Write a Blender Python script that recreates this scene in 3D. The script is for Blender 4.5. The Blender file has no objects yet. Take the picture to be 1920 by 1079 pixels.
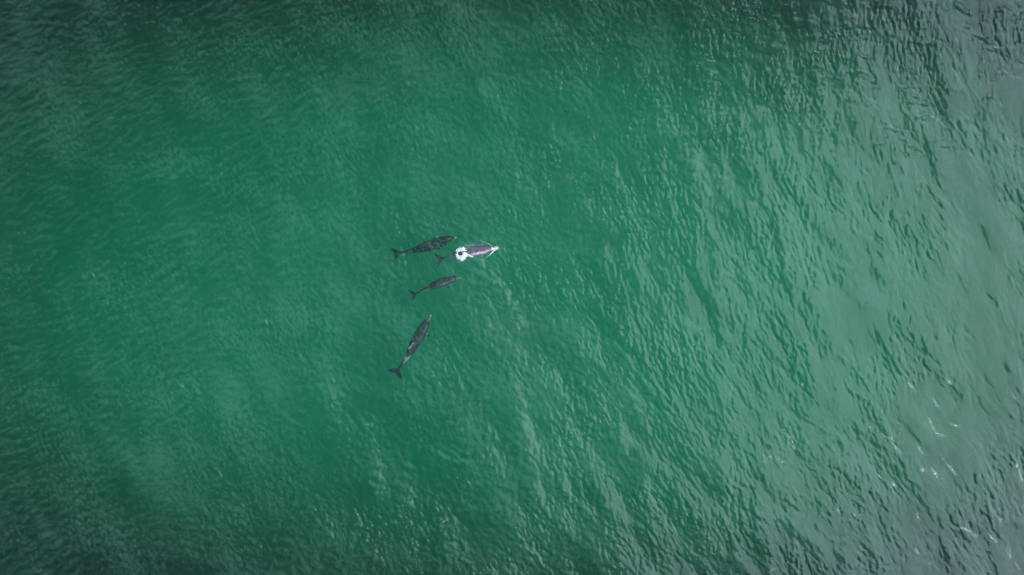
import bpy, bmesh, math, random
import numpy as np
from mathutils import Vector, Matrix, noise

# ------------------------------------------------------------------ camera, sky, sun, exposure
SC = bpy.context.scene
COL = SC.collection
R = math.radians
S = 40.0 / 1920.0                      # metres per photo pixel on the sea surface
CAM_H = 26.67                          # drone height above the sea

cam_data = bpy.data.cameras.new('drone_camera')
cam_data.sensor_width = 36.0
cam_data.lens = 24.0
cam_data.clip_end = 2000.0
cam = bpy.data.objects.new('drone_camera', cam_data)
cam.location = (0, 0, CAM_H)
COL.objects.link(cam)
SC.camera = cam

SUN_AZ = R(-9)                        # measured from +x towards +y
SUN_EL = R(43)
sun_dir = Vector((math.cos(SUN_EL) * math.cos(SUN_AZ), math.cos(SUN_EL) * math.sin(SUN_AZ), math.sin(SUN_EL)))

world = bpy.data.worlds.new('World')
SC.world = world
world.use_nodes = True
wn, wl = world.node_tree.nodes, world.node_tree.links
wn.clear()
sky = wn.new('ShaderNodeTexSky')
sky.sky_type = 'NISHITA'
sky.sun_disc = False
sky.sun_elevation = SUN_EL
sky.sun_rotation = R(90) - SUN_AZ
sky.dust_density = 1.2
sky.air_density = 1.0
bg = wn.new('ShaderNodeBackground')
bg.inputs['Strength'].default_value = 0.044
world.cycles.sampling_method = 'NONE'
wo = wn.new('ShaderNodeOutputWorld')
# thin broken cloud over the whole sky, seen here only in the water's reflection
wtc = wn.new('ShaderNodeTexCoord')
wsep = wn.new('ShaderNodeSeparateXYZ')
wl.new(wtc.outputs['Generated'], wsep.inputs[0])
wmx = wn.new('ShaderNodeMath'); wmx.operation = 'MAXIMUM'; wmx.inputs[1].default_value = 0.06
wl.new(wsep.outputs['Z'], wmx.inputs[0])
wdiv = wn.new('ShaderNodeVectorMath'); wdiv.operation = 'DIVIDE'
wcmb = wn.new('ShaderNodeCombineXYZ')
for k in range(3):
    wl.new(wmx.outputs[0], wcmb.inputs[k])
wl.new(wtc.outputs['Generated'], wdiv.inputs[0])
wl.new(wcmb.outputs[0], wdiv.inputs[1])
wnz = wn.new('ShaderNodeTexNoise')
wnz.inputs['Scale'].default_value = 3.4
wnz.inputs['Detail'].default_value = 2.0
wnz.inputs['Roughness'].default_value = 0.55
wl.new(wdiv.outputs[0], wnz.inputs['Vector'])
wmr = wn.new('ShaderNodeMapRange'); wmr.interpolation_type = 'SMOOTHSTEP'
wmr.inputs['From Min'].default_value = 0.50
wmr.inputs['From Max'].default_value = 0.62
wl.new(wnz.outputs['Fac'], wmr.inputs['Value'])
wmix = wn.new('ShaderNodeMix'); wmix.data_type = 'RGBA'
wl.new(wmr.outputs['Result'], wmix.inputs['Factor'])
wl.new(sky.outputs[0], wmix.inputs['A'])
wmix.inputs['B'].default_value = (6.5, 7.2, 7.8, 1)
wl.new(wmix.outputs['Result'], bg.inputs['Color'])
wl.new(bg.outputs[0], wo.inputs['Surface'])

sun_data = bpy.data.lights.new('sun', 'SUN')
sun_data.energy = 1.4
sun_data.angle = R(65)               # sun veiled by thin bright cloud
sun_data.color = (0.93, 1.0, 1.03)
sun = bpy.data.objects.new('sun', sun_data)
sun.rotation_euler = sun_dir.to_track_quat('Z', 'Y').to_euler()
sun.location = (20, -5, 40)
COL.objects.link(sun)

SC.view_settings.view_transform = 'Standard'
SC.view_settings.look = 'None'
SC.view_settings.gamma = 1.0
SC.view_settings.use_curve_mapping = False
SC.view_settings.exposure = 2.12
SC.render.engine = 'CYCLES'
SC.cycles.volume_bounces = 0
SC.cycles.diffuse_bounces = 1
SC.cycles.glossy_bounces = 1
SC.cycles.max_bounces = 3
SC.cycles.transparent_max_bounces = 8
SC.cycles.caustics_reflective = False
SC.cycles.caustics_refractive = False
SC.cycles.use_denoising = True
SC.cycles.use_light_tree = False
SC.cycles.debug_use_spatial_splits = True
SC.cycles.use_adaptive_sampling = False
SC.cycles.adaptive_threshold = 0.01
SC.cycles.adaptive_min_samples = 24
SC.cycles.sample_clamp_indirect = 4.0

rng = np.random.default_rng(7)
random.seed(7)


def P(px, py, z=0.0):
    """a place on the sea named by its photo pixel, at real depth z"""
    k = (CAM_H - z) / CAM_H
    return Vector(((px - 960) * S * k, (539.5 - py) * S * k, z))


# ------------------------------------------------------------------ materials
def new_mat(name):
    m = bpy.data.materials.new(name)
    m.use_nodes = True
    m.node_tree.nodes.clear()
    return m, m.node_tree.nodes, m.node_tree.links


def water_material():
    m, n, l = new_mat('sea_water')
    out = n.new('ShaderNodeOutputMaterial')
    fr = n.new('ShaderNodeFresnel')
    fr.inputs['IOR'].default_value = 1.33
    tr = n.new('ShaderNodeBsdfTransparent')
    gl = n.new('ShaderNodeBsdfGlossy')
    gl.inputs['Roughness'].default_value = 0.15
    mx = n.new('ShaderNodeMixShader')
    l.new(fr.outputs[0], mx.inputs['Fac'])
    gl.inputs['Color'].default_value = (0.58, 0.73, 0.77, 1)
    g2 = n.new('ShaderNodeBsdfGlossy')                 # capillary ripples too small to model
    g2.inputs['Roughness'].default_value = 0.45
    g2.inputs['Color'].default_value = (0.58, 0.73, 0.77, 1)
    mg = n.new('ShaderNodeMixShader')
    mg.inputs['Fac'].default_value = 0.12
    l.new(gl.outputs[0], mg.inputs[1])
    l.new(g2.outputs[0], mg.inputs[2])
    l.new(mg.outputs[0], mx.inputs[2])
    l.new(mx.outputs[0], out.inputs['Surface'])
    # fine silt held in the top water, a thin green veil
    df = n.new('ShaderNodeBsdfDiffuse')
    m2 = n.new('ShaderNodeMixShader')
    sa = n.new('ShaderNodeAttribute')
    sa.attribute_name = 'sheen_froth'  # paler veil carries painted sky reflections as well as wake bubbles
    mr = n.new('ShaderNodeMapRange')
    mr.inputs['To Min'].default_value = 0.03
    mr.inputs['From Max'].default_value = 2.0
    mr.inputs['To Max'].default_value = 0.30
    l.new(sa.outputs['Fac'], mr.inputs['Value'])
    l.new(mr.outputs[0], m2.inputs['Fac'])
    mc = n.new('ShaderNodeMix')
    mc.data_type = 'RGBA'
    mc.inputs['A'].default_value = (0.09, 0.42, 0.29, 1)
    mc.inputs['B'].default_value = (0.22, 0.42, 0.35, 1)
    l.new(sa.outputs['Fac'], mc.inputs['Factor'])
    l.new(mc.outputs['Result'], df.inputs['Color'])
    l.new(tr.outputs[0], m2.inputs[1])
    l.new(df.outputs[0], m2.inputs[2])
    l.new(m2.outputs[0], mx.inputs[1])
    va = n.new('ShaderNodeVolumeAbsorption')
    va.inputs['Color'].default_value = (0.10, 0.80, 0.69, 1)
    va.inputs['Density'].default_value = 0.80
    l.new(va.outputs[0], out.inputs['Volume'])
    return m


def sand_material():
    m, n, l = new_mat('seabed_sand')
    out = n.new('ShaderNodeOutputMaterial')
    b = n.new('ShaderNodeBsdfPrincipled')
    nz = n.new('ShaderNodeTexNoise')
    nz.inputs['Scale'].default_value = 0.3
    nz.inputs['Detail'].default_value = 6
    cr = n.new('ShaderNodeValToRGB')
    cr.color_ramp.elements[0].color = (0.30, 0.29, 0.22, 1)
    cr.color_ramp.elements[1].color = (0.46, 0.44, 0.34, 1)
    tc = n.new('ShaderNodeTexCoord')
    l.new(tc.outputs['Object'], nz.inputs['Vector'])
    l.new(nz.outputs['Fac'], cr.inputs['Fac'])
    l.new(cr.outputs[0], b.inputs['Base Color'])
    b.inputs['Roughness'].default_value = 0.9
    l.new(b.outputs[0], out.inputs['Surface'])
    return m


def skin_material(name, rough, spec):
    m, n, l = new_mat(name)
    out = n.new('ShaderNodeOutputMaterial')
    b = n.new('ShaderNodeBsdfPrincipled')
    at = n.new('ShaderNodeAttribute')
    at.attribute_name = 'hide_colour'
    tc = n.new('ShaderNodeTexCoord')
    nz = n.new('ShaderNodeTexNoise')
    nz.inputs['Scale'].default_value = 14
    nz.inputs['Detail'].default_value = 5
    l.new(tc.outputs['Object'], nz.inputs['Vector'])
    mr = n.new('ShaderNodeMapRange')
    mr.inputs['From Min'].default_value = 0.3
    mr.inputs['From Max'].default_value = 0.7
    mr.inputs['To Min'].default_value = 0.45
    mr.inputs['To Max'].default_value = 1.6
    l.new(nz.outputs['Fac'], mr.inputs['Value'])
    mm = n.new('ShaderNodeVectorMath')
    mm.operation = 'SCALE'
    l.new(at.outputs['Color'], mm.inputs[0])
    l.new(mr.outputs[0], mm.inputs['Scale'])
    l.new(mm.outputs[0], b.inputs['Base Color'])
    b.inputs['Roughness'].default_value = rough
    b.inputs['Specular IOR Level'].default_value = spec
    l.new(b.outputs[0], out.inputs['Surface'])
    return m


def plain_material(name, col, rough=0.5, nscale=20, var=0.15):
    m, n, l = new_mat(name)
    out = n.new('ShaderNodeOutputMaterial')
    b = n.new('ShaderNodeBsdfPrincipled')
    tc = n.new('ShaderNodeTexCoord')
    nz = n.new('ShaderNodeTexNoise')
    nz.inputs['Scale'].default_value = nscale
    nz.inputs['Detail'].default_value = 4
    l.new(tc.outputs['Object'], nz.inputs['Vector'])
    cr = n.new('ShaderNodeValToRGB')
    cr.color_ramp.elements[0].color = tuple(c * (1 - var) for c in col) + (1,)
    cr.color_ramp.elements[1].color = tuple(min(1, c * (1 + var)) for c in col) + (1,)
    l.new(nz.outputs['Fac'], cr.inputs['Fac'])
    l.new(cr.outputs[0], b.inputs['Base Color'])
    b.inputs['Roughness'].default_value = rough
    l.new(b.outputs[0], out.inputs['Surface'])
    return m


M_WATER = water_material()
M_SAND = sand_material()
M_SKIN = skin_material('submerged_dolphin_skin', 0.6, 0.12)
M_WET = skin_material('wet_dolphin_skin', 0.36, 0.2)
M_FOAM_GLINT = plain_material('foam_and_glints', (0.82, 0.84, 0.84), 0.6, 30, 0.06)
M_EYE = plain_material('dolphin_eye', (0.012, 0.012, 0.015), 0.15)


def mesh_object(name, me, mat, parent=None):
    o = bpy.data.objects.new(name, me)
    COL.objects.link(o)
    if mat is not None:
        me.materials.append(mat)
    if parent is not None:
        o.parent = parent
    return o


def grid_mesh(name, xs, ys, Z, dx=None, dy=None, floor=None):
    """height sheet on a rectilinear grid; with floor given it is closed into a solid"""
    nx, ny = len(xs), len(ys)
    X, Y = np.meshgrid(xs, ys)
    if dx is not None:
        X = X + dx
        Y = Y + dy
    V = np.stack([X.ravel(), Y.ravel(), Z.ravel()], 1)
    i = np.arange((ny - 1) * (nx - 1))
    a = (i // (nx - 1)) * nx + i % (nx - 1)
    F = np.stack([a, a + 1, a + nx + 1, a + nx], 1)
    if floor is not None:
        ring = np.concatenate([np.arange(nx), np.arange(1, ny) * nx + nx - 1,
                               (ny - 1) * nx + np.arange(nx - 2, -1, -1), np.arange(ny - 2, 0, -1) * nx])
        base = len(V)
        B = V[ring].copy()
        B[:, 2] = floor
        V = np.concatenate([V, B])
        m = len(ring)
        k = np.arange(m)
        side = np.stack([ring[(k + 1) % m], ring[k], base + k, base + (k + 1) % m], 1)
        F = np.concatenate([F, side])
    nf = len(F)
    loops = F.ravel()
    starts = np.arange(nf) * 4
    if floor is not None:
        loops = np.concatenate([loops, base + np.arange(m)[::-1]])
        starts = np.concatenate([starts, [nf * 4]])
        nf += 1
    me = bpy.data.meshes.new(name)
    me.vertices.add(len(V))
    me.vertices.foreach_set('co', V.astype(np.float32).ravel())
    me.loops.add(len(loops))
    me.loops.foreach_set('vertex_index', loops.astype(np.int32))
    me.polygons.add(nf)
    me.polygons.foreach_set('loop_start', starts.astype(np.int32))
    sm = np.ones(nf, bool)
    if floor is not None:
        sm[-(m + 1):] = False
    me.polygons.foreach_set('use_smooth', sm)
    me.update(calc_edges=True)
    me.validate()
    return me


# ------------------------------------------------------------------ sea surface
NF, DOM = 1800, 64.0
DXY = DOM / NF


def smooth(a, b, x):
    t = np.clip((x - a) / (b - a), 0, 1)
    return t * t * (3 - 2 * t)


def band(lmin, lmax, direction, power, slope_rms, seed, p=0.0):
    """random sea between two wavelengths; returns height and choppy x, y shifts"""
    r = np.random.default_rng(seed)
    k1 = np.fft.fftfreq(NF, DXY) * 2 * np.pi
    KX, KY = np.meshgrid(k1, k1)
    K = np.hypot(KX, KY)
    K[0, 0] = 1
    A = np.where((K > 2 * np.pi / lmax) & (K < 2 * np.pi / lmin), K ** (-2.0 - p), 0)
    if power > 0:
        c = np.cos(np.arctan2(KY, KX) - direction)
        A = A * np.clip(c, 0, 1) ** power
    H = A * (r.standard_normal((NF, NF)) + 1j * r.standard_normal((NF, NF)))
    h = np.fft.ifft2(H)
    s = slope_rms / math.sqrt(0.5 * (K ** 2 * np.abs(H) ** 2).sum() / NF ** 4)
    return h.real * s, np.fft.ifft2(-1j * KX / K * H).real * s, np.fft.ifft2(-1j * KY / K * H).real * s


def envelope(lmin, lmax, seed, lo, hi):
    e = band(lmin, lmax, 0, 0, 1, seed)[0]
    e = e / e.std()
    return lo + (hi - lo) / (1 + np.exp(-1.6 * e))


def build_sea():
    h1, x1, y1 = band(2.0, 8.0, R(40), 4, 0.040, 11)
    h2, x2, y2 = band(0.6, 2.0, R(37), 3, 0.062, 12)
    h3, x3, y3 = band(0.5, 1.6, R(105), 3, 0.030, 13)
    h4, x4, y4 = band(0.19, 0.65, R(40), 2.0, 0.085, 14, -0.5)
    h5, x5, y5 = band(0.11, 0.28, R(39), 1.6, 0.135, 16, -0.5)
    h4, x4, y4 = h4 + h5, x4 + x5, y4 + y5
    h6, x6, y6 = band(0.22, 0.9, R(108), 3, 0.075, 17, -0.3)      # cross ripples, strongest up to the left
    e = envelope(1.2, 6.0, 15, 0.35, 1.5)
    g = (np.arange(NF) + 0.5) * DXY - DOM / 2
    X, Y = np.meshgrid(g, g)
    ring = np.zeros_like(h1)
    for px, py, pr in ((728, 880, 62), (838, 850, 58), (985, 775, 60), (905, 965, 50), (660, 770, 40), (712, 482, 20), (796, 494, 17), (748, 565, 18), (722, 724, 24)):   # slick prints left by tail strokes
        p = P(px, py)
        wx = X - p.x + 3 * h3 + 1.5 * h2
        wy = Y - p.y + 3 * h2
        d = np.hypot(wx, wy) / (pr * S)
        e = e * (1 - 0.65 * np.exp(-d ** 4))
        ring += 0.016 * min(1, pr / 45) * np.exp(-((d - 1.0) / 0.16) ** 2) * (0.4 + 0.6 * np.cos(np.arctan2(wy, wx) - px) ** 2)
        ring += 0.008 * min(1, pr / 45) * np.exp(-((d - 1.35) / 0.12) ** 2)
    cross = 1.1 / (1 + np.exp((X + 9) / 3.0 - Y / 6.0))
    h4, x4, y4 = h4 + h6 * cross, x4 + x6 * cross, y4 + y6 * cross
    h4, x4, y4 = h4 * e, x4 * e, y4 * e
    h1 = h1 + ring
    h3, x3, y3 = h3 * (0.3 + cross), x3 * (0.3 + cross), y3 * (0.3 + cross)
    h = h1 + h2 + h3 + h4
    dx = (x1 + x2 + x3) * 1.2 + x4 * 0.5
    dy = (y1 + y2 + y3) * 1.2 + y4 * 0.5
    # the sea is pressed flat where the animal lies at the surface
    a = P(932, 466); b = P(838, 482)
    ab = b - a
    t = np.clip(((X - a.x) * ab.x + (Y - a.y) * ab.y) / ab.length_squared, 0, 1)
    d = np.hypot(X - a.x - t * ab.x, Y - a.y - t * ab.y)
    damp = 1 - 0.8 * np.exp(-(d / 0.45) ** 2)
    h, dx, dy = h * damp, dx * damp, dy * damp
    # fine grid where the drone looks, the same sea on a widening grid out to the horizon
    def axis(half):
        core = np.where(np.abs(g) <= half)[0]
        step, i, more = 1.0, core[-1], []
        while (i - NF / 2) * DXY < 450:
            step *= 1.12
            i = i + max(2, round(step))
            more.append(i)
        more = np.array(more)
        idx = np.concatenate([(NF - 1 - more)[::-1], core, more])
        return idx, (idx + 0.5) * DXY - DOM / 2
    ix, xs = axis(25.0)
    iy, ys = axis(16.0)
    sel = np.ix_(iy % NF, ix % NF)
    # sky reflections on the ripples, imitated as a paler tint in the veil
    left = 1 / (1 + np.exp((X + 9) / 3.0 - Y / 6.0))
    wa = band(0.10, 0.50, R(40), 0.8, 1, 31, -0.7)[0]
    wb = band(0.10, 0.50, R(108), 2.6, 1, 32, -0.6)[0]
    fine = wa / wa.std() * (1 - left) + wb / wb.std() * left
    lap = -(np.roll(h4, 1, 0) + np.roll(h4, -1, 0) + np.roll(h4, 1, 1) + np.roll(h4, -1, 1) - 4 * h4)
    lap = (lap + np.roll(lap, 1, 0) + np.roll(lap, 1, 1) + np.roll(np.roll(lap, 1, 0), 1, 1)) / 4
    wc = band(0.5, 3.5, R(42), 0.9, 1, 33)[0]
    wd = band(3.0, 16.0, R(40), 0.0, 1, 34)[0]
    f = 0.85 * fine + 0.45 * lap / lap.std() + 0.50 * wc / wc.std() + 0.40 * wd / wd.std() + 0.10 * h2 / h2.std()
    sheen_froth_map = 0.66 * smooth(-1.7, 3.2, f)
    sheen_froth_map = sheen_froth_map * (1 - 0.3 * left)
    for (ax, ay), (bx, by) in (((855, 446), (738, 477)), ((880, 474), (820, 488)), ((864, 521), (770, 555)), ((808, 591), (738, 705))):
        a, b = P(ax, ay), P(bx, by)          # painted sheen thinned over the swimming animals so they look darker
        ab = b - a
        t = np.clip(((X - a.x) * ab.x + (Y - a.y) * ab.y) / ab.length_squared, 0, 1)
        sheen_froth_map = sheen_froth_map * (1 - 0.5 * np.exp(-(np.hypot(X - a.x - t * ab.x, Y - a.y - t * ab.y) / 0.42) ** 2))
    # drifting trails: bubbles of the surfacing animal's wake, and pale arcs of old swirls
    fn = np.clip(0.55 + 0.45 * fine, 0.05, 1.6)
    for pts, wid, amp in (
            ([(900, 497), (925, 520), (945, 545), (965, 575), (985, 612)], 6, 0.65),
            ([(905, 487), (893, 505), (886, 525)], 7, 0.25), ([(868, 478), (895, 474), (925, 468)], 15, 0.40),
            ([(690, 790), (705, 850), (716, 925)], 10, 0.55), ([(765, 860), (776, 900), (768, 945)], 7, 0.5),
            ([(622, 730), (640, 780), (662, 805)], 9, 0.45), ([(838, 985), (862, 1045)], 13, 0.45), ([(640, 640), (610, 610)], 12, 0.15),
            ([(990, 730), (985, 780), (1002, 822)], 8, 0.35), ([(820, 842), (850, 850), (885, 868)], 6, 0.4)):
        best = np.full_like(X, 1e9)
        q = [P(*p) for p in pts]
        for a, b in zip(q, q[1:]):
            ab = b - a
            t = np.clip(((X - a.x) * ab.x + (Y - a.y) * ab.y) / ab.length_squared, 0, 1)
            best = np.minimum(best, np.hypot(X - a.x - t * ab.x + 1.2 * h3, Y - a.y - t * ab.y + 1.2 * h2))
        sheen_froth_map = sheen_froth_map + 1.0 * amp * np.exp(-(best / (1.35 * wid * S)) ** 2) * fn
    sheen_froth_map = np.clip(sheen_froth_map, 0, 2.0)
    far = np.clip(1.6 - np.hypot(*np.meshgrid(xs, ys)) / 100, 0, 1)
    me = grid_mesh('sea', xs, ys, h[sel] * far, dx[sel] * far, dy[sel] * far, floor=-16.0)
    fa = me.attributes.new('sheen_froth', 'FLOAT', 'POINT')
    vals = np.zeros(len(me.vertices), np.float32)
    vals[:len(xs) * len(ys)] = sheen_froth_map[sel].ravel()
    fa.data.foreach_set('value', vals)
    o = mesh_object('sea', me, M_WATER)
    o['kind'] = 'structure'
    o['label'] = 'rippled green sea water filling the whole view'

    def height(x, y):
        return float(h[int((y + DOM / 2) / DXY) % NF, int((x + DOM / 2) / DXY) % NF])
    return o, height


sea, sea_height = build_sea()


def build_vignette_seabed():
    xs = np.concatenate([-400 + np.arange(0, 360, 30), np.linspace(-40, 40, 81), 40 + np.arange(30, 361, 30)])
    ys = xs.copy()
    X, Y = np.meshgrid(xs, ys)
    Z = np.zeros_like(X)
    for i in range(X.shape[0]):
        for j in range(X.shape[1]):
            Z[i, j] = noise.noise(Vector((X[i, j] * 0.06, Y[i, j] * 0.06, 3.1))) * 0.8
    rad = np.hypot(np.where(X > 0, X / 32.0, X / 35.0), Y / 15.0)  # bed relief made to deepen toward the view corners, darkening the water there
    Z = np.maximum(Z * 0.6 - 3.2 - 4.2 * np.clip(rad, 0, 1.35) ** 3.5, -14.5)
    o = mesh_object('vignette_seabed', grid_mesh('vignette_seabed', xs, ys, Z), M_SAND)
    o['kind'] = 'structure'
    return o


vignette_seabed = build_vignette_seabed()

# ------------------------------------------------------------------ dolphins
PROFILE = np.array([  # t, half width, half height, drop of the centre line
    [0.000, 0.004, 0.004, -0.012], [0.008, 0.012, 0.009, -0.012], [0.035, 0.016, 0.013, -0.011], [0.075, 0.020, 0.019, -0.009],
    [0.095, 0.033, 0.034, -0.003], [0.120, 0.047, 0.050, 0.002], [0.165, 0.062, 0.065, 0.002], [0.230, 0.077, 0.080, 0.000],
    [0.310, 0.086, 0.091, 0.000], [0.400, 0.086, 0.094, 0.000], [0.500, 0.077, 0.088, 0.000], [0.600, 0.060, 0.074, 0.001],
    [0.700, 0.041, 0.057, 0.002], [0.790, 0.025, 0.041, 0.003], [0.870, 0.015, 0.028, 0.003], [0.930, 0.012, 0.018, 0.002],
    [0.975, 0.013, 0.010, 0.000], [1.000, 0.006, 0.005, 0.000]])


def spline(pts, n=200):
    """even arc-length samples of a smooth curve through pts"""
    pts = [np.array(p, float) for p in pts]
    q = [2 * pts[0] - pts[1]] + pts + [2 * pts[-1] - pts[-2]]
    out = []
    for i in range(1, len(q) - 2):
        for u in np.linspace(0, 1, 24, endpoint=False):
            a, b, c, d = q[i - 1], q[i], q[i + 1], q[i + 2]
            out.append(0.5 * (2 * b + (c - a) * u + (2 * a - 5 * b + 4 * c - d) * u * u + (3 * b - a - 3 * c + d) * u ** 3))
    out.append(pts[-1])
    out = np.array(out)
    s = np.concatenate([[0], np.cumsum(np.linalg.norm(np.diff(out, axis=0), axis=1))])
    e = np.linspace(0, s[-1], n)
    c = np.stack([np.interp(e, s, out[:, k]) for k in range(3)], 1)
    for _ in range(6):
        c[1:-1] = (c[:-2] + 2 * c[1:-1] + c[2:]) / 4
    return c, s[-1]


def make_dolphin(name, spine_px, roll, tail_roll, label, scheme, flip_l, flip_r, girth=1.0, fin=1.0, beak=0.25, patch=0.8, mat=None, flank_glint=0.0, ripple_mottle=0.0, fin_glint=0.0):
    c, L = spline([P(x, y, z) for x, y, z in spine_px])
    n = len(c)
    T = np.gradient(c, axis=0)
    T /= np.linalg.norm(T, axis=1)[:, None]
    ts = np.linspace(0, 1, n)
    frames = []
    for i in range(n):
        t = Vector(T[i])
        side = t.cross(Vector((0, 0, 1))).normalized()       # animal's left, seen with beak forward (T runs to the tail)
        up = side.cross(t).normalized()
        a = roll + (tail_roll - roll) * float(smooth(0.55, 0.95, ts[i]))
        q = Matrix.Rotation(a, 3, t)
        frames.append((Vector(c[i]), t, q @ side, q @ up))

    def at(t, s, u):
        """body coordinates (share of length back from the beak, side, up) to the world"""
        f = min(max(t, 0), 1) * (n - 1)
        i = min(int(f), n - 2)
        w = f - i
        o = frames[i][0].lerp(frames[i + 1][0], w)
        sd = frames[i][2].lerp(frames[i + 1][2], w)
        up = frames[i][3].lerp(frames[i + 1][3], w)
        tt = frames[i][1].lerp(frames[i + 1][1], w)
        o = o + tt * ((t - min(max(t, 0), 1)) * L)
        return o + sd * (s * L) + up * (u * L)

    bm = bmesh.new()
    NS, NR = 60, 24
    u = np.linspace(0, 1, NS) ** 1.15
    rings = []
    for t in u:
        w = np.interp(t, PROFILE[:, 0], PROFILE[:, 1]) * girth
        h = np.interp(t, PROFILE[:, 0], PROFILE[:, 2]) * girth
        d = np.interp(t, PROFILE[:, 0], PROFILE[:, 3])
        ring = []
        for k in range(NR):
            a = 2 * math.pi * k / NR
            ring.append(bm.verts.new(at(t, w * math.cos(a), d + h * math.sin(a))))
        rings.append(ring)
    for a, b in zip(rings, rings[1:]):
        for k in range(NR):
            bm.faces.new((a[k], a[(k + 1) % NR], b[(k + 1) % NR], b[k]))
    bm.faces.new(rings[0]); bm.faces.new(rings[-1][::-1])

    def foil(stations):
        """closed wing through stations of (leading point, trailing point, thickness direction * half thickness)"""
        rs = []
        for le, tr, th in stations:
            r = []
            for k in range(12):
                a = 2 * math.pi * k / 12
                x = (1 - math.cos(a)) / 2
                prof = math.sin(a) * (1.0 - 0.5 * x)
                p = [le[j] + (tr[j] - le[j]) * x + th[j] * prof for j in range(3)]
                r.append(bm.verts.new(at(*p)))
            rs.append(r)
        for a, b in zip(rs, rs[1:]):
            for k in range(12):
                bm.faces.new((a[k], a[(k + 1) % 12], b[(k + 1) % 12], b[k]))
        bm.faces.new(rs[0]); bm.faces.new(rs[-1][::-1])

    # tail flukes: two swept blades with a notch between them
    for sg in (-1, 1):
        foil([((0.915, sg * -0.004, 0.001), (1.000, sg * -0.004, 0.001), (0, 0, 0.0090)),
              ((0.925, sg * 0.018, 0.001), (1.016, sg * 0.018, 0.001), (0, 0, 0.0085)),
              ((0.942, sg * 0.046, 0.000), (1.026, sg * 0.046, 0.000), (0, 0, 0.0075)),
              ((0.966, sg * 0.074, -0.001), (1.031, sg * 0.074, -0.001), (0, 0, 0.0060)),
              ((0.994, sg * 0.098, -0.002), (1.036, sg * 0.098, -0.002), (0, 0, 0.0050)),
              ((1.022, sg * 0.114, -0.003), (1.043, sg * 0.114, -0.003), (0, 0, 0.0035))])
    # dorsal fin, hooked backwards
    f = fin
    foil([((0.430, 0, 0.070), (0.590, 0, 0.055), (0, 0.012, 0)),
          ((0.450, 0, 0.098), (0.570, 0, 0.092), (0, 0.009, 0)),
          ((0.490, 0, 0.098 + 0.028 * f), (0.572, 0, 0.095 + 0.024 * f), (0, 0.0065, 0)),
          ((0.530, 0, 0.098 + 0.052 * f), (0.582, 0, 0.095 + 0.047 * f), (0, 0.0045, 0)),
          ((0.562, 0, 0.098 + 0.068 * f), (0.592, 0, 0.095 + 0.065 * f), (0, 0.003, 0))])
    # flippers
    for sg, (out, back) in ((1, flip_l), (-1, flip_r)):
        s0, u0 = 0.066 * girth, -0.040
        pts = []
        for q, ch, th in ((0.0, 0.060, 0.010), (0.3, 0.058, 0.008), (0.6, 0.044, 0.006), (0.85, 0.028, 0.0045), (1.0, 0.012, 0.003)):
            s = s0 - 0.012 + out * q
            uu = u0 - 0.02 * q
            t0 = 0.235 + back * q + 0.012 * q * q
            pts.append(((t0, sg * s, uu), (t0 + ch, sg * s, uu - 0.004), (0, 0.004 * sg, th)))
        foil(pts)
    bmesh.ops.recalc_face_normals(bm, faces=bm.faces)
    tmp = bpy.data.meshes.new('tmp')
    bm.to_mesh(tmp)
    bm.free()
    to = bpy.data.objects.new('tmp', tmp)
    COL.objects.link(to)
    md = to.modifiers.new('one_skin', 'REMESH')
    md.mode = 'VOXEL'
    md.voxel_size = 0.0042 * L
    md.use_smooth_shade = True
    ms = to.modifiers.new('even', 'SMOOTH')
    ms.factor = 0.5
    ms.iterations = 3
    dg = bpy.context.evaluated_depsgraph_get()
    me = bpy.data.meshes.new_from_object(to.evaluated_get(dg))
    bpy.data.objects.remove(to)
    me.name = name

    # hide colours from the animal's own body coordinates
    co = np.empty(len(me.vertices) * 3, np.float32)
    me.vertices.foreach_get('co', co)
    co = co.reshape(-1, 3)
    d2 = ((co[:, None, :] - c[None, ::2, :]) ** 2).sum(2)
    idx = d2.argmin(1) * 2
    t = ts[idx]
    rel = co - c[idx]
    sd = np.array([list(frames[i][2]) for i in range(n)])[idx]
    up = np.array([list(frames[i][3]) for i in range(n)])[idx]
    s = (rel * sd).sum(1) / L
    v = (rel * up).sum(1) / L
    hh = np.interp(t, PROFILE[:, 0], PROFILE[:, 2])
    vv = v / np.maximum(hh, 0.006)
    ss = np.abs(s) / np.maximum(np.interp(t, PROFILE[:, 0], PROFILE[:, 1]), 0.006)
    cape, flank, belly, pale = [np.array(k) for k in scheme]
    colr = np.tile(cape, (len(co), 1))

    def lay(col, w):
        nonlocal colr
        colr = colr * (1 - w[:, None]) + col * w[:, None]

    wob = np.array([noise.noise(Vector(p) * 7.0) for p in co]) * 0.25
    lay(flank, smooth(0.55, 0.1, vv + wob) * smooth(0.08, 0.16, t) * smooth(0.98, 0.85, t))
    lay(belly, smooth(-0.15, -0.55, vv + wob))
    # pale patch on the tail stock
    lay(pale, smooth(0.62, 0.72, t + wob * 0.1) * smooth(0.90, 0.82, t) * smooth(1.05, 0.6, vv + wob) * patch)
    # pale beak with a dark tip line and dark band from eye to eye
    lay(pale * 1.15, smooth(0.105, 0.085, t) * beak)
    lay(cape * 0.7, np.exp(-((t - 0.112) / 0.018) ** 2) * smooth(0.25, 0.6, vv) * 0.9)
    lay(pale * 1.25, smooth(0.022, 0.012, t))
    # pale streak along the right flank: sun highlight painted into the hide
    lay(pale, np.exp(-((s / np.maximum(np.interp(t, PROFILE[:, 0], PROFILE[:, 1]), 0.006) + 0.66 + wob * 0.3) / 0.16) ** 2) * smooth(0.10, 0.15, t) * smooth(0.50, 0.36, t) * (vv > 0) * flank_glint)
    # flukes, flippers and fin stay dark
    lay(np.array((0.006, 0.008, 0.014)), smooth(0.80, 0.92, t))
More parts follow.
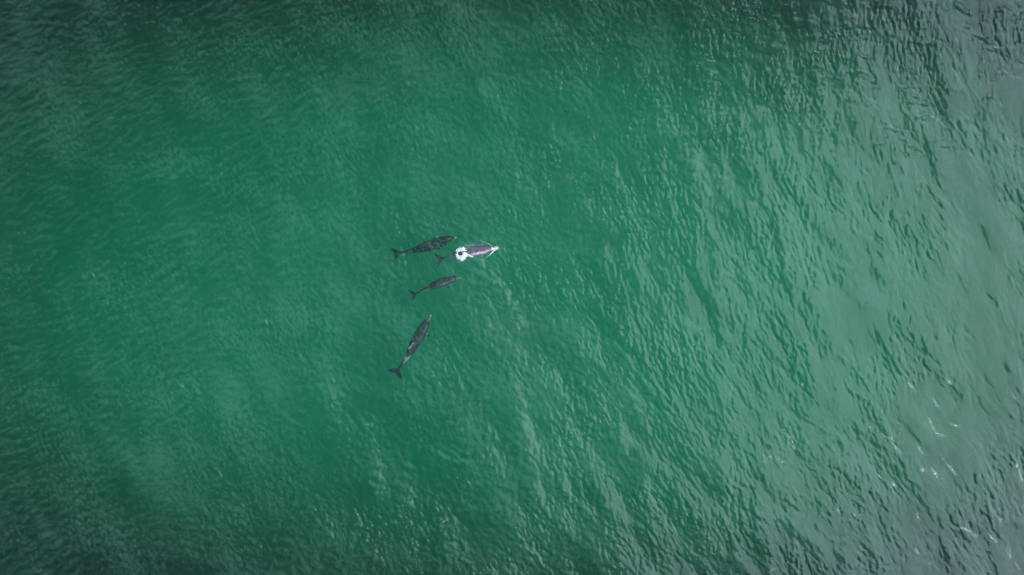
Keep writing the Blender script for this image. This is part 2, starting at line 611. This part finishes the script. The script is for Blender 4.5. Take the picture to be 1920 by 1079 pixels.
    lay(cape * 0.8, (((ss > 1.10) | ((ss > 0.9) & (vv < -0.5))) & (t < 0.48) & (t > 0.22)).astype(float))
    blot = np.array([noise.noise(Vector(p) * 9.0) + 0.6 * noise.noise(Vector(p) * 19.0) for p in co])  # ripple light over the body, painted as pale and dark hide blotches
    lay(np.array((0.13, 0.13, 0.135)), smooth(0.02, 0.55, blot) * smooth(0.93, 0.80, t) * smooth(0.02, 0.08, t) * ripple_mottle)
    lay(cape * 0.35, smooth(-0.05, -0.5, blot) * min(1.0, 1.4 * ripple_mottle))
    lay(cape * 0.9, ((vv > 1.15) & (t > 0.3) & (t < 0.7)).astype(float))
    lay(pale, ((vv > 1.15) & (t > 0.3) & (t < 0.7)).astype(float) * fin_glint)  # light caught by the dorsal fin, painted as a pale colour
    ca = me.color_attributes.new('hide_colour', 'FLOAT_COLOR', 'POINT')
    ca.data.foreach_set('color', np.concatenate([colr, np.ones((len(co), 1))], 1).astype(np.float32).ravel())
    # origin at the animal's middle
    org = Vector(c[n // 2])
    me.transform(Matrix.Translation(-org))
    o = mesh_object(name, me, mat or M_SKIN)
    o.location = org
    o['label'] = label
    o['category'] = 'dolphin'
    o['group'] = 'dolphins swimming together'
    # eyes and blowhole
    for sg in (-1, 1):
        e = bmesh.new()
        bmesh.ops.create_icosphere(e, subdivisions=2, radius=0.0065 * L)
        em = bpy.data.meshes.new('eye')
        e.to_mesh(em); e.free()
        eo = mesh_object('eye', em, M_EYE, o)
        eo.location = at(0.128, sg * 0.0485 * girth, -0.006) - org
    e = bmesh.new()
    bmesh.ops.create_circle(e, cap_ends=True, segments=12, radius=0.009 * L)
    bmesh.ops.extrude_face_region(e, geom=e.faces[:])
    for k, vtx in enumerate(e.verts):
        if k >= 12:
            vtx.co.z += 0.004 * L
    bmesh.ops.recalc_face_normals(e, faces=e.faces)
    em = bpy.data.meshes.new('blowhole')
    e.to_mesh(em); e.free()
    eo = mesh_object('blowhole', em, M_EYE, o)
    hb = np.interp(0.15, PROFILE[:, 0], PROFILE[:, 2]) * girth
    eo.location = at(0.15, 0.0, hb - 0.0002) - org
    i = int(0.15 * (n - 1))
    eo.rotation_euler = frames[i][3].to_track_quat('Z', 'Y').to_euler()
    eo.scale = (0.7, 1.2, 0.4)
    return o, at, L


GREY_M = ((0.034, 0.030, 0.046), (0.080, 0.072, 0.085), (0.46, 0.44, 0.42), (0.42, 0.40, 0.36))
GREY = ((0.018, 0.018, 0.028), (0.050, 0.048, 0.056), (0.50, 0.48, 0.45), (0.42, 0.40, 0.36))
GREY_V = ((0.080, 0.068, 0.105), (0.15, 0.125, 0.155), (0.5, 0.48, 0.46), (0.6, 0.56, 0.54))
GREY_D = ((0.012, 0.013, 0.020), (0.022, 0.023, 0.030), (0.40, 0.40, 0.38), (0.30, 0.30, 0.28))

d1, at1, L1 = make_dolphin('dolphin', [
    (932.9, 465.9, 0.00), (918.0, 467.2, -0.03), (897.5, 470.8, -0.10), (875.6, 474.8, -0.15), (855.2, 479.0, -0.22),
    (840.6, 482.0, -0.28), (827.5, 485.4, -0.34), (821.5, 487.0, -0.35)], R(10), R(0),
    'purple-grey dolphin breaking the surface inside a ring of white foam', GREY_V, (0.05, 0.10), (0.085, 0.075), beak=0.9, patch=0.05, mat=M_WET, flank_glint=0.5, ripple_mottle=0.15)
d2, at2, L2 = make_dolphin('dolphin', [
    (855.0, 445.5, -0.30), (842.4, 447.6, -0.38), (826.0, 454.2, -0.46), (803.8, 461.5, -0.52), (783.0, 468.0, -0.54),
    (766.7, 471.8, -0.52), (749.0, 474.0, -0.46), (740.5, 476.0, -0.42)], R(0), R(20),
    'dark dolphin mottled by painted ripple light, submerged above and behind the foaming one, uppermost of the four', GREY_D, (0.05, 0.10), (0.05, 0.10), 1.05, beak=0.0, patch=0.1, ripple_mottle=0.55)
d3, at3, L3 = make_dolphin('dolphin', [
    (864.6, 520.6, -0.22), (851.3, 522.4, -0.27), (837.9, 527.3, -0.33), (821.6, 532.8, -0.40), (805.3, 539.0, -0.45),
    (792.0, 544.8, -0.46), (781.6, 549.8, -0.46), (773.0, 553.4, -0.45)], R(16), R(0),
    'smallest grey dolphin with pale flank and painted sun streak, just below the foaming one in the picture', GREY_M, (0.05, 0.10), (0.085, 0.055), flank_glint=0.25, ripple_mottle=0.3)
d4, at4, L4 = make_dolphin('dolphin', [
    (808.0, 590.8, -0.22), (803.4, 598.5, -0.27), (797.5, 609.0, -0.34), (789.0, 624.9, -0.40), (780.0, 641.2, -0.40),
    (769.0, 660.5, -0.42), (757.0, 677.8, -0.42), (747.5, 691.6, -0.42), (741.5, 700.0, -0.40)], R(10), R(0),
    'long dark dolphin swimming upward on its own, lowest of the four', GREY, (0.05, 0.10), (0.07, 0.06), 0.98, flank_glint=0.15, ripple_mottle=0.28, fin_glint=0.8)


# ------------------------------------------------------------------ foam
def froth(name, blobs, voxel, label, category):
    """white water: many overlapping droplets grown into one lumpy sheet"""
    bm = bmesh.new()
    bmesh.ops.create_icosphere(bm, subdivisions=1, radius=1.0)
    tv = np.array([v.co[:] for v in bm.verts])
    tf = np.array([[v.index for v in f.verts] for f in bm.faces])
    bm.free()
    nv = len(tv)
    V = np.concatenate([tv * np.array([r, r, r * flat]) + np.array(p) for p, r, flat in blobs])
    F = np.concatenate([tf + nv * k for k in range(len(blobs))])
    me = bpy.data.meshes.new(name)
    me.from_pydata(V.tolist(), [], F.tolist())
    if voxel:
        to = bpy.data.objects.new('tmp', me)
        COL.objects.link(to)
        md = to.modifiers.new('r', 'REMESH')
        md.mode = 'VOXEL'
        md.voxel_size = voxel
        me = bpy.data.meshes.new_from_object(to.evaluated_get(bpy.context.evaluated_depsgraph_get()))
        bpy.data.objects.remove(to)
    me.name = name
    o = mesh_object(name, me, M_FOAM_GLINT)
    o['label'] = label
    o['category'] = category
    o['kind'] = 'stuff'
    return o


def Z3(x, y):     # place in the enlarged view of the surfacing dolphin
    return 810 + x / 13.714, 440 + y / 13.714


rr = random.Random(4)
blobs = []
cx, cy = 745, 498
for k in range(5200):
    a = rr.uniform(0, 2 * math.pi)
    wob = 1 + 0.10 * math.sin(5 * a + 1) + 0.08 * math.sin(9 * a) + 0.06 * math.sin(14 * a + 2) + rr.gauss(0, 0.04)
    q = min(1.08, abs(rr.gauss(0.76, 0.22)))
    x = cx + 15 + 130 * q * wob * math.cos(a)
    y = cy + 150 * q * wob * math.sin(a)
    if math.hypot((x - 722) / 62, (y - 492) / 60) < rr.uniform(0.85, 1.1):
        continue
    if noise.noise(Vector((x / 26, y / 26, 5))) < rr.uniform(-0.5, -0.1):
        continue
    blobs.append((P(*Z3(x, y), 0.05 + 0.10 * rr.random() * (1.3 - q)), rr.uniform(0.003, 0.0085), 0.9))
for k in range(260):     # spray fallen outside the ring
    a = rr.uniform(0, 2 * math.pi)
    q = 1.0 + abs(rr.gauss(0, 0.22))
    blobs.append((P(*Z3(cx + 15 + 132 * q * math.cos(a), cy + 150 * q * math.sin(a)), 0.03), rr.uniform(0.0012, 0.004), 0.9))
for k in range(420):     # trailing sheet along the lower flank
    u = rr.random()
    x = 880 + 170 * u + rr.gauss(0, 14)
    y = 505 + 70 * u + rr.gauss(0, 18 * (1 - u) + 6)
    blobs.append((P(*Z3(x, y), 0.05 + 0.02 * rr.random()), rr.uniform(0.002, 0.006), 0.8))
for k in range(90):      # bubbles along the far flank
    x = rr.uniform(840, 1300); y = 285 - abs(rr.gauss(0, 38)) + (1290 - x) * 0.06
    blobs.append((P(*Z3(x, y), 0.03), rr.uniform(0.0015, 0.006), 0.8))
for k in range(90):      # threads over the wet back
    x = rr.uniform(870, 1120); y = rr.uniform(320, 560)
    blobs.append((P(*Z3(x, y), 0.07), rr.uniform(0.003, 0.008), 0.7))
froth('foam_splash', blobs, 0, 'lumpy white foam ring splashed round the surfacing dolphin', 'foam')

blobs = []
def ribbon(pts, r0, r1, nn, z=0.02, jit=4):
    pts = [Vector((a, b)) for a, b in pts]
    for k in range(nn):
        f = rr.random() * (len(pts) - 1)
        i = min(int(f), len(pts) - 2)
        p = pts[i].lerp(pts[i + 1], f - i)
        w = f / (len(pts) - 1)
        blobs.append((P(*Z3(p.x + rr.gauss(0, jit), p.y + rr.gauss(0, jit)), z), (r0 + (r1 - r0) * w) * rr.uniform(0.6, 1.2), 0.7))
ribbon([(1690, 350), (1650, 385), (1590, 420), (1545, 465), (1495, 520)], 0.009, 0.006, 200, 0.03)
ribbon([(1495, 520), (1440, 560), (1370, 600)], 0.006, 0.003, 50)
ribbon([(1540, 300), (1470, 250), (1380, 210), (1270, 165), (1200, 140)], 0.0042, 0.0022, 120, jit=4)
ribbon([(1700, 345), (1660, 322), (1600, 325)], 0.008, 0.006, 60, 0.03, jit=3)
froth('bow_wave', blobs, 0, 'thin white bow wave spreading from the surfacing dolphin beak', 'foam')

# small breaking crests and imitated glints: chains of white droplets on the waves
CREST_A = [  # strong flecks of foam and imitated glint, lower right of the picture
    [(850, 10), (870, 60), (905, 100)], [(1050, 30), (1080, 45), (1105, 90)], [(990, 130), (1010, 165), (1025, 190)],
    [(965, 220), (985, 280), (1020, 325), (1060, 335)], [(945, 265), (950, 285)], [(1090, 268), (1140, 285)],
    [(635, 260), (645, 285), (665, 310)], [(715, 325), (770, 350), (800, 395), (832, 440)], [(215, 320), (245, 365), (255, 410)],
    [(85, 430), (110, 490)], [(120, 425), (130, 455)], [(160, 450), (205, 485)], [(905, 390), (930, 410), (940, 450)],
    [(925, 495), (945, 535)], [(980, 500), (1010, 540), (1030, 590)], [(690, 535), (730, 570)], [(770, 580), (800, 605)],
    [(1070, 480), (1115, 545)], [(1430, 460), (1455, 520), (1475, 580)], [(475, 715), (495, 740)], [(570, 745), (590, 770)],
    [(905, 750), (925, 785)], [(1085, 820), (1170, 830), (1235, 880)], [(1280, 850), (1310, 880), (1340, 910)],
    [(1345, 760), (1360, 800)], [(1390, 910), (1410, 1000)], [(1435, 1000), (1455, 1050)], [(900, 935), (925, 960)],
    [(970, 1010), (980, 1015)], [(130, 1040), (155, 1065)], [(1415, 110), (1445, 140)], [(1040, 460), (1050, 468)], [(290, 60), (295, 64)]]
CREST_B = [  # fainter crests, upper right: mostly reflections, laid as white droplets
    [(830, 90), (930, 130), (1020, 190)], [(1230, 250), (1270, 290)], [(1400, 260), (1440, 285)], [(980, 410), (1010, 450), (1060, 475)],
    [(1225, 470), (1280, 530)], [(310, 780), (370, 860), (430, 920)], [(740, 540), (800, 590)], [(800, 655), (850, 680), (900, 715)],
    [(920, 810), (970, 840), (1040, 910)], [(600, 630), (670, 660)], [(1230, 770), (1300, 820), (1380, 890)],
    [(1360, 410), (1430, 540), (1470, 620)], [(1080, 970), (1110, 990)], [(1620, 300), (1720, 330)], [(1270, 915), (1340, 960)],
    [(430, 330), (490, 355)], [(550, 420), (590, 440)], [(1730, 900), (1790, 980)], [(1720, 430), (1760, 500)]]
CREST_C = [  # odd flecks below the dolphins
    [(85, 118), (90, 128)], [(55, 150), (70, 190)], [(304, 626), (310, 634)], [(462, 685), (470, 693)], [(458, 740), (463, 755)],
    [(652, 630), (640, 660), (627, 695)], [(740, 550), (725, 565)], [(700, 740), (665, 790), (650, 810)], [(850, 130), (858, 190), (865, 250)],
    [(990, 260), (1000, 300)]]
blobs = []
def crests(lines, ox, oy, sc, rad, dens, spread):
    for ln in lines:
        q = [Vector((ox + a * sc, oy + b * sc)) for a, b in ln]
        tot = sum((b - a).length for a, b in zip(q, q[1:]))
        for k in range(int(3 + tot * dens)):
            f = rr.random() * (len(q) - 1)
            i = min(int(f), len(q) - 2)
            p = q[i].lerp(q[i + 1], f - i)
            w = 1 - abs(2 * f / (len(q) - 1) - 1) * 0.6
            x, y = p.x + rr.gauss(0, spread), p.y + rr.gauss(0, spread)
            if noise.noise(Vector((x / 2.5, y / 2.5, 2))) < -0.05:
                continue
            g = P(x, y)
            blobs.append((P(x, y, sea_height(g.x, g.y) + 0.006), rad * w * rr.uniform(0.3, 1.3) ** 1.5, 0.5))
            if rr.random() < 0.35:      # thrown droplets beside the crest
                x2, y2 = x + rr.gauss(0, 4 * spread), y + rr.gauss(0, 4 * spread)
                g = P(x2, y2)
                blobs.append((P(x2, y2, sea_height(g.x, g.y) + 0.006), rad * rr.uniform(0.2, 0.6), 0.6))
crests(CREST_A, 1400, 700, 0.3514, 0.0115, 3.2, 1.6)
crests(CREST_B, 1400, 0, 0.2781, 0.0085, 1.8, 1.3)
crests(CREST_C, 600, 700, 0.3514, 0.006, 1.0, 0.7)
froth('foam_and_glints', blobs, 0, 'scattered white flecks of foam and modelled glints along small breaking wave crests', 'foam')
